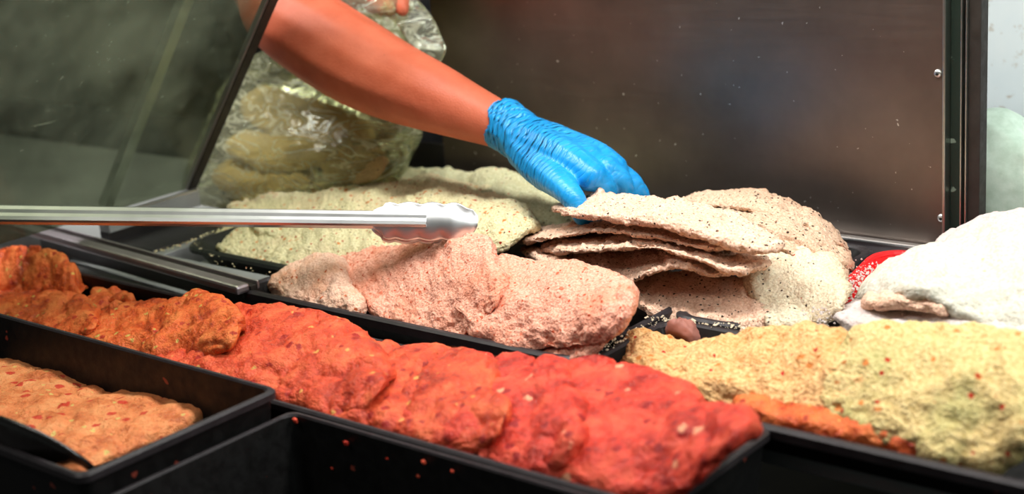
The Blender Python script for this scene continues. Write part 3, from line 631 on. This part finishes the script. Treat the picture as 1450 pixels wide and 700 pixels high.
# ================================================================== tongs
def tongs():
    hA = UY(600, 318, 1.01); hA = np.array(hA)
    tip = UY(660, 327, 1.02); nk = UY(528, 310, 0.995); lft = UY(-10, 303, 0.775)
    d = (nk-lft); d /= np.linalg.norm(d); end = lft-d*0.07
    t = empty('tongs', (end+tip)/2*[1, 1, 0]+[0, 0, 0.03]); tag(t, 'long stainless steel tongs with a scalloped head laid across the cutlets', 'tongs')
    view = -ray(300, 305); view /= np.linalg.norm(view)
    side = np.cross(d, [0, 0, 1]); side /= np.linalg.norm(side)      # towards the camera side
    up = np.cross(side, d)
    def arm(a, b, name, wl, wr, tilt):
        # U channel: profile across, slightly rolled towards the customer side
        s2 = side*math.cos(tilt)-up*math.sin(tilt); u2 = side*math.sin(tilt)+up*math.cos(tilt)
        prof = [(-1, -0.55), (-1, 0.15), (-0.82, 0.42), (-0.4, 0.46), (0, 0.40), (0.4, 0.46), (0.82, 0.42), (1, 0.15), (1, -0.55), (0.93, -0.55), (0.93, 0.1), (0.76, 0.33), (0, 0.31), (-0.76, 0.33), (-0.93, 0.1), (-0.93, -0.55)]
        n = 30; V = []
        for i in range(n):
            u = i/(n-1); c = a*(1-u)+b*u; hw = (wl*(1-u)+wr*u)/2
            for x, y in prof: V.append(c+s2*x*hw+u2*y*hw)
        k = len(prof); F = grid_faces(n, k)
        F.append(tuple(range(k))[::-1]); F.append(tuple((n-1)*k+j for j in range(k)))
        return obj(name, V, F, 'bright_steel', t, smooth=False)
    ua = arm(end, nk+d*0.055, 'upper_arm', 0.0195, 0.0165, 0.9)
    vd = ray(420, 305); vd = vd/np.linalg.norm(vd); lo = vd*0.024+np.array([0, 0, -0.002])
    la = arm(end+vd*0.010, nk+d*0.03+lo, 'lower_arm', 0.0185, 0.015, 0.6)
    # scalloped heads: shell with five lobes each side, cupped downwards
    def head(name, off, tilt, sgn, par):
        s2 = side*math.cos(tilt)-up*math.sin(tilt); u2 = side*math.sin(tilt)+up*math.cos(tilt)
        nu, nv = 60, 25; V = []
        L = np.linalg.norm(tip-nk)
        for layer in (0, 1):
            for i in range(nu):
                u = i/(nu-1)
                env = min(1.0, (u/0.16))**0.7*math.sqrt(max(0.0, 1-max(0, (u-0.72)/0.28)**2.2))
                wv = (0.0080+0.0100*env)*(1 if u < 0.999 else 0.2)
                if u > 0.72: wv = 0.0180*max(0.10, math.sqrt(max(0, 1-((u-0.72)/0.29)**2.2)))
                sc = 0.0024*abs(math.sin(math.pi*u*4.5)) if 0.1 < u < 0.95 else 0
                for j in range(nv):
                    v = -1+2*j/(nv-1)
                    x = v*(wv+sc*abs(v)); y = -0.008*v*v*env - 0.0022*math.cos(math.pi*u*9)*0.5*abs(v)**3*env*0.6 - 0.010*max(0, u-0.75)**1.3*4
                    c = nk+d*L*u+off
                    V.append(c+s2*x+u2*(y+0.002-layer*0.0012)*sgn)
        F = []; k = nu*nv
        F += grid_faces(nu, nv, wrap_v=False); F += [tuple(k+q for q in f[::-1]) for f in grid_faces(nu, nv, wrap_v=False)]
        for i in range(nu-1):
            for j in (0, nv-1):
                a, b = i*nv+j, (i+1)*nv+j; F.append((a, b, k+b, k+a))
        return obj(name, V, F, 'bright_steel', par)
    head('scalloped_head', np.array([0, 0, 0.0]), 1.0, 1, ua)
    head('scalloped_head', vd*0.022+np.array([0, 0, -0.004]), 1.0, 1, la)
tongs()

# ================================================================== spoon in the front tray
def spoon():
    c = UZ(55, 632, 0.016); tipp = UZ(142, 668, 0.004); hd = UZ(-80, 585, 0.05)
    ax = tipp-c; ax /= np.linalg.norm(ax); t = empty('serving_spoon', c*[1, 1, 0]+[0, 0, -0.01]); tag(t, 'black serving spoon dug into the pale orange meat', 'spoon')
    side = np.cross(ax, [0, 0, 1]); side /= np.linalg.norm(side); up = np.cross(side, ax)
    tl = 0.95; s2 = side*math.cos(tl)+up*math.sin(tl); u2 = -side*math.sin(tl)+up*math.cos(tl)
    nr, na = 14, 48; V = []; F = []
    for layer in (0, 1):
        for i in range(nr):
            r = (i+0.001)/(nr-1)
            for j in range(na):
                a = 2*math.pi*j/na
                V.append(c+ax*r*0.056*math.cos(a)+s2*r*0.034*math.sin(a)+u2*(-0.014*(1-r*r)-layer*0.0022))
    k = nr*na
    F += grid_faces(nr, na); F += [tuple(k+q for q in f[::-1]) for f in grid_faces(nr, na)]
    for j in range(na): F.append(((nr-1)*na+j, k+(nr-1)*na+j, k+(nr-1)*na+(j+1) % na, (nr-1)*na+(j+1) % na))
    bw = obj('bowl', V, F, 'black_gloss', t)
    V = []; n = 48
    for j in range(n):
        a = 2*math.pi*j/n; p = c+ax*0.056*math.cos(a)+s2*0.034*math.sin(a)
        rad = ax*math.cos(a)+s2*math.sin(a)
        for q in range(8):
            b = 2*math.pi*q/8; V.append(p+(rad*math.cos(b)+u2*math.sin(b))*0.0022)
    obj('bowl_rim', V, grid_faces(n, 8, True, True), 'black_gloss', bw)
    bar('handle', c-ax*0.05, hd-ax*0.12, 0.012, 0.006, 'black_gloss', t, bev=0.002)
spoon()

# ================================================================== person: arm with glove, other hand, shirt
def icos(sub):
    bm = bmesh.new(); bmesh.ops.create_icosphere(bm, subdivisions=sub, radius=1); return bm_vf(bm)
ICO = icos(2)
def blob_mesh(chains, voxel, smooth_it):
    V = []; F = []
    for ch in chains:
        P = np.array([list(p[0])+[p[1]] for p in ch], float)
        D = catmull(P, max(6, int(np.sum(np.linalg.norm(np.diff(P[:, :3], axis=0), axis=1))/(0.35*P[:, 3].min()))+2)) if len(P) > 1 else P
        for q in D:
            o = len(V)*0+sum(len(x) for x in V); V.append(ICO[0]*q[3]+q[:3]); F += [tuple(i+o for i in f) for f in ICO[1]]
    V = np.vstack(V)
    me = bpy.data.meshes.new('tmp'); me.from_pydata(V.tolist(), [], F); o = bpy.data.objects.new('tmp', me); COL.objects.link(o)
    r = o.modifiers.new('r', 'REMESH'); r.mode = 'VOXEL'; r.voxel_size = voxel
    s = o.modifiers.new('s', 'SMOOTH'); s.factor = 0.5; s.iterations = smooth_it
    dg = bpy.context.evaluated_depsgraph_get(); ev = o.evaluated_get(dg); m2 = ev.to_mesh()
    vv = np.zeros(len(m2.vertices)*3); m2.vertices.foreach_get('co', vv); vv = vv.reshape(-1, 3)
    nn = np.zeros(len(m2.vertices)*3); m2.vertices.foreach_get('normal', nn); nn = nn.reshape(-1, 3)
    ff = [tuple(p.vertices) for p in m2.polygons]
    ev.to_mesh_clear(); bpy.data.objects.remove(o); bpy.data.meshes.remove(me)
    return vv, nn, ff

A = lambda x, y, Y, r: (UY(x, y, Y), r)
person = empty('person', (-1.32, 1.58, -0.91)); tag(person, 'person in a dark top reaching in with a blue glove and holding the plastic bag', 'person')
wr = UY(724, 185, 1.20)
shR = np.array([-1.50, 1.52, 0.56]); shL = np.array([-1.14, 1.58, 0.58])
right_arm = [(shR, 0.055), (UY(388, -62, 1.30), 0.051), (UY(392, -15, 1.235), 0.0505), (UY(402, 22, 1.212), 0.0515), (UY(450, 54, 1.204), 0.055), (UY(505, 88, 1.198), 0.0535), (UY(560, 116, 1.194), 0.0475), (UY(613, 138, 1.185), 0.0405), (UY(668, 161, 1.192), 0.0325), (wr, 0.0255), (UY(765, 210, 1.19), 0.026)]
lw = np.array([-1.13, 1.34, 0.345])
left_arm = [(shL, 0.055), (np.array([-1.02, 1.50, 0.50]), 0.045), (np.array([-1.06, 1.42, 0.42]), 0.040), (lw, 0.026)]
lk = UY(505, -14, 1.325)
chains = [right_arm, left_arm, [(lw, 0.026), (lk+[0.03, 0.02, 0.02], 0.028)]]
for k, (dx, tip, r) in enumerate(((0, (552, 24, 1.300), 0.0095), (0.0, (528, 12, 1.298), 0.0095), (0, (506, 6, 1.298), 0.009), (0, (488, 0, 1.30), 0.008))):
    tp = UY(*tip); b0 = lk+np.array([0.030-0.018*k, 0.0, 0.012])
    chains.append([(b0, 0.0125), ((b0+tp)/2+np.array([0.004, -0.018, 0.008]), 0.0105), (tp, r)])
chains.append([(lk+[0.03, 0.02, 0.0], 0.014), (UY(566, -6, 1.31), 0.012), (UY(570, 14, 1.30), 0.0095)])
# trunk under the shirt
chains += [[(shR, 0.06), ((shR+shL)/2+[0, 0.02, 0.03], 0.08), (shL, 0.06)], [((shR+shL)/2+[0, 0.05, 0.0], 0.11), (np.array([-1.32, 1.64, 0.2]), 0.11), (np.array([-1.32, 1.62, -0.05]), 0.11)],
           [((shR+shL)/2+[0, 0.02, 0.03], 0.06), ((shR+shL)/2+[0, 0.0, 0.14], 0.055)],
           [(np.array([-1.38, 1.62, -0.05]), 0.09), (np.array([-1.42, 1.62, -0.45]), 0.065), (np.array([-1.42, 1.62, -0.86]), 0.05)], [(np.array([-1.26, 1.62, -0.05]), 0.09), (np.array([-1.22, 1.62, -0.45]), 0.065), (np.array([-1.22, 1.62, -0.86]), 0.05)]]
# head with simple face, carried above the frame
hc = (shR+shL)/2+np.array([0, -0.03, 0.24])
chains += [[(hc+[0, 0.01, 0.02], 0.085), (hc+[0, 0, -0.02], 0.08), (hc+[0, -0.015, -0.07], 0.055)], [(hc+[0, -0.085, 0.0], 0.012), (hc+[0, -0.098, -0.025], 0.015)], [(hc+[0.082, 0.01, 0.01], 0.014), (hc+[0.082, 0.012, -0.02], 0.012)], [(hc+[-0.082, 0.01, 0.01], 0.014), (hc+[-0.082, 0.012, -0.02], 0.012)], [(hc+[-0.02, -0.07, -0.06], 0.01), (hc+[0.02, -0.07, -0.06], 0.01)]]
V, Nn, F = blob_mesh(chains, 0.0042, 8)
obj('body', V, F, 'skin', person)
sh = [[(shR, 0.085), ((shR+shL)/2+[0, 0.02, 0.03], 0.10), (shL, 0.085)], [((shR+shL)/2+[0, 0.05, 0.0], 0.14), (np.array([-1.32, 1.64, 0.2]), 0.15), (np.array([-1.32, 1.62, -0.05]), 0.15)],
      [(shR, 0.08), (shR+0.35*(UY(388, -62, 1.30)-shR), 0.075)], [(shL, 0.08), (shL+0.35*(np.array([-1.02, 1.50, 0.50])-shL), 0.07)],
      [((np.array([-1.46, 1.63, 0.3])), 0.12), (np.array([-1.45, 1.62, -0.05]), 0.12)], [((np.array([-1.18, 1.63, 0.3])), 0.12), (np.array([-1.19, 1.62, -0.05]), 0.12)]]
V, Nn, F = blob_mesh(sh, 0.008, 6); obj('shirt', V, F, 'dark_shirt', person)
tz = [[(np.array([-1.38, 1.62, -0.08]), 0.115), (np.array([-1.42, 1.62, -0.45]), 0.085), (np.array([-1.42, 1.62, -0.84]), 0.07)], [(np.array([-1.26, 1.62, -0.08]), 0.115), (np.array([-1.22, 1.62, -0.45]), 0.085), (np.array([-1.22, 1.62, -0.84]), 0.07)]]
V, Nn, F = blob_mesh(tz, 0.008, 6); obj('trousers', V, F, 'dark_shirt', person)
hr = [[(hc+[0, 0.03, 0.05], 0.088), (hc+[0, 0.045, 0.0], 0.08)]]
V, Nn, F = blob_mesh(hr, 0.006, 4); obj('hair', V, F, 'rubber', person)

# glove
G = lambda x, y, Y, r: (UY(x, y, Y), r)
gch = [
    [G(700, 168, 1.20, 0.0305), G(726, 184, 1.20, 0.0300), G(755, 205, 1.19, 0.0275), G(790, 222, 1.185, 0.0275), G(830, 237, 1.18, 0.0260)],
    [G(740, 192, 1.20, 0.026), G(800, 212, 1.20, 0.0235), G(845, 228, 1.195, 0.0205), G(866, 240, 1.195, 0.018)],
    [G(740, 198, 1.19, 0.026), G(800, 226, 1.165, 0.0215), G(838, 250, 1.155, 0.0165)],
    [G(750, 205, 1.21, 0.022), G(830, 232, 1.23, 0.018), G(876, 254, 1.235, 0.0145)],
    [G(745, 212, 1.18, 0.024), G(768, 240, 1.155, 0.0205), G(794, 262, 1.13, 0.0155), G(812, 282, 1.118, 0.0125), G(824, 304, 1.125, 0.0105), G(836, 318, 1.14, 0.0090)],
    # fingers: index, middle, ring, little, bent down behind the cutlet
    [G(838, 248, 1.156, 0.0145), G(855, 264, 1.165, 0.0115), G(858, 284, 1.180, 0.0105), G(852, 302, 1.192, 0.0090)],
    [G(858, 240, 1.180, 0.0150), G(880, 258, 1.190, 0.0120), G(884, 282, 1.200, 0.0108), G(878, 302, 1.206, 0.0092)],
    [G(870, 244, 1.205, 0.0145), G(897, 262, 1.212, 0.0115), G(902, 286, 1.218, 0.0103), G(896, 304, 1.222, 0.0090)],
    [G(880, 254, 1.230, 0.0135), G(906, 272, 1.236, 0.0100), G(908, 292, 1.238, 0.0092), G(903, 304, 1.238, 0.0082)],
]
V, Nn, F = blob_mesh(gch, 0.0019, 5)
ax = UY(830, 240, 1.18)-wr; ax /= np.linalg.norm(ax)
tt = (V-wr)@ax
# creases running across the glove, strongest at wrist and thumb root
lat = np.cross(ax, [0, 0, 1]); lat /= np.linalg.norm(lat); upv = np.cross(lat, ax)
ph = tt*330 + 2.2*vnoise(V, 26, 31)+1.2*((V-wr)@lat)*60+1.0*((V-wr)@upv)*40
fade = np.clip(1-tt/0.115, 0, 1)*np.clip((tt+0.012)/0.02, 0, 1)
wrk = -(1-np.abs(np.sin(ph*0.5)))**2.2
V = V+Nn*((0.0042*wrk*(0.45+0.55*vnoise(V, 30, 33)))*fade + 0.0009*vnoise(V, 60, 34)*(0.4+fade))[:, None]
# open cuff: cut the closed end away
cutp = -0.012+0.004*np.sin(((V-wr)@upv)*150)+0.003*vnoise(V, 45, 35)
keep = tt > cutp
idx = -np.ones(len(V), int); idx[keep] = np.arange(keep.sum())
F2 = [tuple(int(idx[i]) for i in f) for f in F if all(keep[i] for i in f)]
glv = obj('glove', V[keep], F2, 'blue_nitrile', person)
so = glv.modifiers.new('thickness', 'SOLIDIFY'); so.thickness = 0.0012; so.offset = -1
glv['label'] = 'crinkled blue disposable glove'

# ================================================================== plastic bag with cutlets inside
def bag():
    st = [(300, 300, 455), (286, 284, 525), (262, 280, 552), (228, 288, 566), (190, 302, 582), (150, 316, 578), (112, 334, 560), (70, 385, 556), (30, 440, 566), (5, 475, 578), (-25, 490, 570)]
    dep = [0.03, 0.055, 0.07, 0.075, 0.075, 0.07, 0.06, 0.05, 0.038, 0.03, 0.02]
    n = 90; m = 120
    R = []
    for (y, xl, xr_), dp in zip(st, dep):
        Yc = float(np.interp(y, [-25, 110, 180, 300], [1.312, 1.305, 1.255, 1.235]))
        l, r = UY(xl, y, Yc), UY(xr_, y-(6 if y > 200 else 0), Yc)
        R.append(np.concatenate([(l+r)/2, (r-l)/2, [dp]]))
    R = catmull(np.array(R), n)
    V = np.zeros((n, m, 3)); th = np.linspace(0, 2*np.pi, m, endpoint=False)
    for i in range(n):
        c, h, dp = R[i][:3], R[i][3:6], R[i][6]
        nrm = np.cross(h/np.linalg.norm(h), [0, 0, 1]); nrm /= np.linalg.norm(nrm)
        e = 0.8
        V[i] = c+np.outer(np.sign(np.cos(th))*np.abs(np.cos(th))**e, h)+np.outer(np.sign(np.sin(th))*np.abs(np.sin(th))**e, nrm)*dp
    V = V.reshape(-1, 3); F = grid_faces(n, m)
    Nn = vnormals(V, F)
    q = V@np.array([[0.8, 0, -0.4], [0, 1, 0], [0.55, 0, 0.85]])
    fold = vnoise(q*np.array([0.28, 1, 1]), 60, 71)
    d = 0.005*vnoise(V, 16, 70)+0.0045*(np.abs(fold)-0.4)+0.0025*np.abs(vnoise(q*np.array([0.35, 1, 1]), 120, 72))
    V = V+Nn*d[:, None]
    k = len(V); V = np.vstack([V, V[:m].mean(0)]); F += [(k, (j+1) % m, j) for j in range(m)]
    t = empty('plastic_bag', (-1.38, 1.235, -0.02)); tag(t, 'clear crinkled plastic bag half full of crumbed cutlets, held open by a hand', 'bag')
    obj('bag_sheet', V, F, 'bag_film', t)
    # mouth: flared lip folded open to the right
    pts = [(560, -20, 1.26), (590, 0, 1.27), (612, 26, 1.275), (624, 52, 1.275), (630, 74, 1.27), (612, 98, 1.262), (592, 88, 1.256), (578, 70, 1.25), (560, 30, 1.25), (545, 0, 1.25)]
    c0 = UY(578, 45, 1.307)
    edge = catmull(np.array([UY(p[0], p[1], p[2]+0.045) for p in pts]), 60)
    inner = edge*0.12+c0*0.88+np.array([-0.03, 0.0, -0.02])
    V = []; nn = 24
    for a, b in zip(edge, inner):
        for j in range(nn):
            s = j/(nn-1); V.append(a*(1-s)+b*s+np.array([0, -0.020*math.sin(math.pi*s), 0]))
    V = np.array(V); Ff = grid_faces(60, nn, wrap_v=False); V += vnormals(V, Ff)*(0.003*np.abs(vnoise(V*np.array([1, 1, 0.4]), 90, 75)))[:, None]
    bmo = obj('bag_mouth', V, Ff, 'bag_film', t)
    V = []
    e2 = edge[6:46]
    for p in e2:
        for qk in range(6):
            b = 2*math.pi*qk/6; V.append(p+np.array([math.cos(b), 0.3*math.sin(b), math.sin(b)])*0.0011)
    obj('mouth_hem', V, grid_faces(len(e2), 6), 'bag_film', bmo)
bag()
def bagc(label, f, b, yf, yb, T): return cutlet('breaded_cutlet', label, 'cutlet', 'cutlets in the plastic bag', 'bag_crumb', f, b, yf, yb, T, 0.006, low=0.004, step=0.0035)
bagc('brown crumbed cutlet in the lower corner of the plastic bag beside the green pile', [(452, 240), (490, 255), (530, 252), (550, 235)], [(452, 232), (480, 215), (520, 212), (550, 225)], 1.20, 1.25, 0.02)
bagc('tan crumbed cutlet at the bottom of the plastic bag', [(300, 262), (350, 275), (410, 272), (450, 262)], [(302, 250), (340, 232), (400, 235), (450, 250)], 1.20, 1.26, 0.024)
bagc('tan crumbed cutlet lying across the middle of the plastic bag', [(315, 215), (370, 240), (440, 235), (500, 215)], [(318, 205), (360, 190), (430, 195), (500, 205)], 1.21, 1.27, 0.024)
bagc('tan crumbed cutlet uppermost in the plastic bag, under the forearm', [(335, 165), (390, 190), (460, 195), (530, 200)], [(340, 150), (380, 130), (450, 150), (530, 185)], 1.245, 1.30, 0.026)

# pale green film package beyond the white cutlets
def package():
    bm = bmesh.new(); bmesh.ops.create_uvsphere(bm, u_segments=48, v_segments=30, radius=1)
    V, F = bm_vf(bm)
    P = np.sign(V)*np.abs(V)**0.7*np.array([0.10, 0.05, 0.055])
    P = P+V*(0.010*vnoise(P, 30, 90)+0.005*np.abs(vnoise(P, 70, 91)))[:, None]
    a = -0.5; R = np.array([[math.cos(a), 0, -math.sin(a)], [0, 1, 0], [math.sin(a), 0, math.cos(a)]])
    Q = P@R.T+UY(1470, 268, 1.50)
    tag(obj('plastic_package', Q, F, 'pale_green_film'), 'pale green plastic package behind the white floured pile', 'package')
    struct(box('floor_side_ledge', Q[:, 0].min()-0.02, 0.6, YW+0.03, 1.745, Q[:, 2].min()-0.03, Q[:, 2].min()-0.0005, 'deck_steel'))
package()
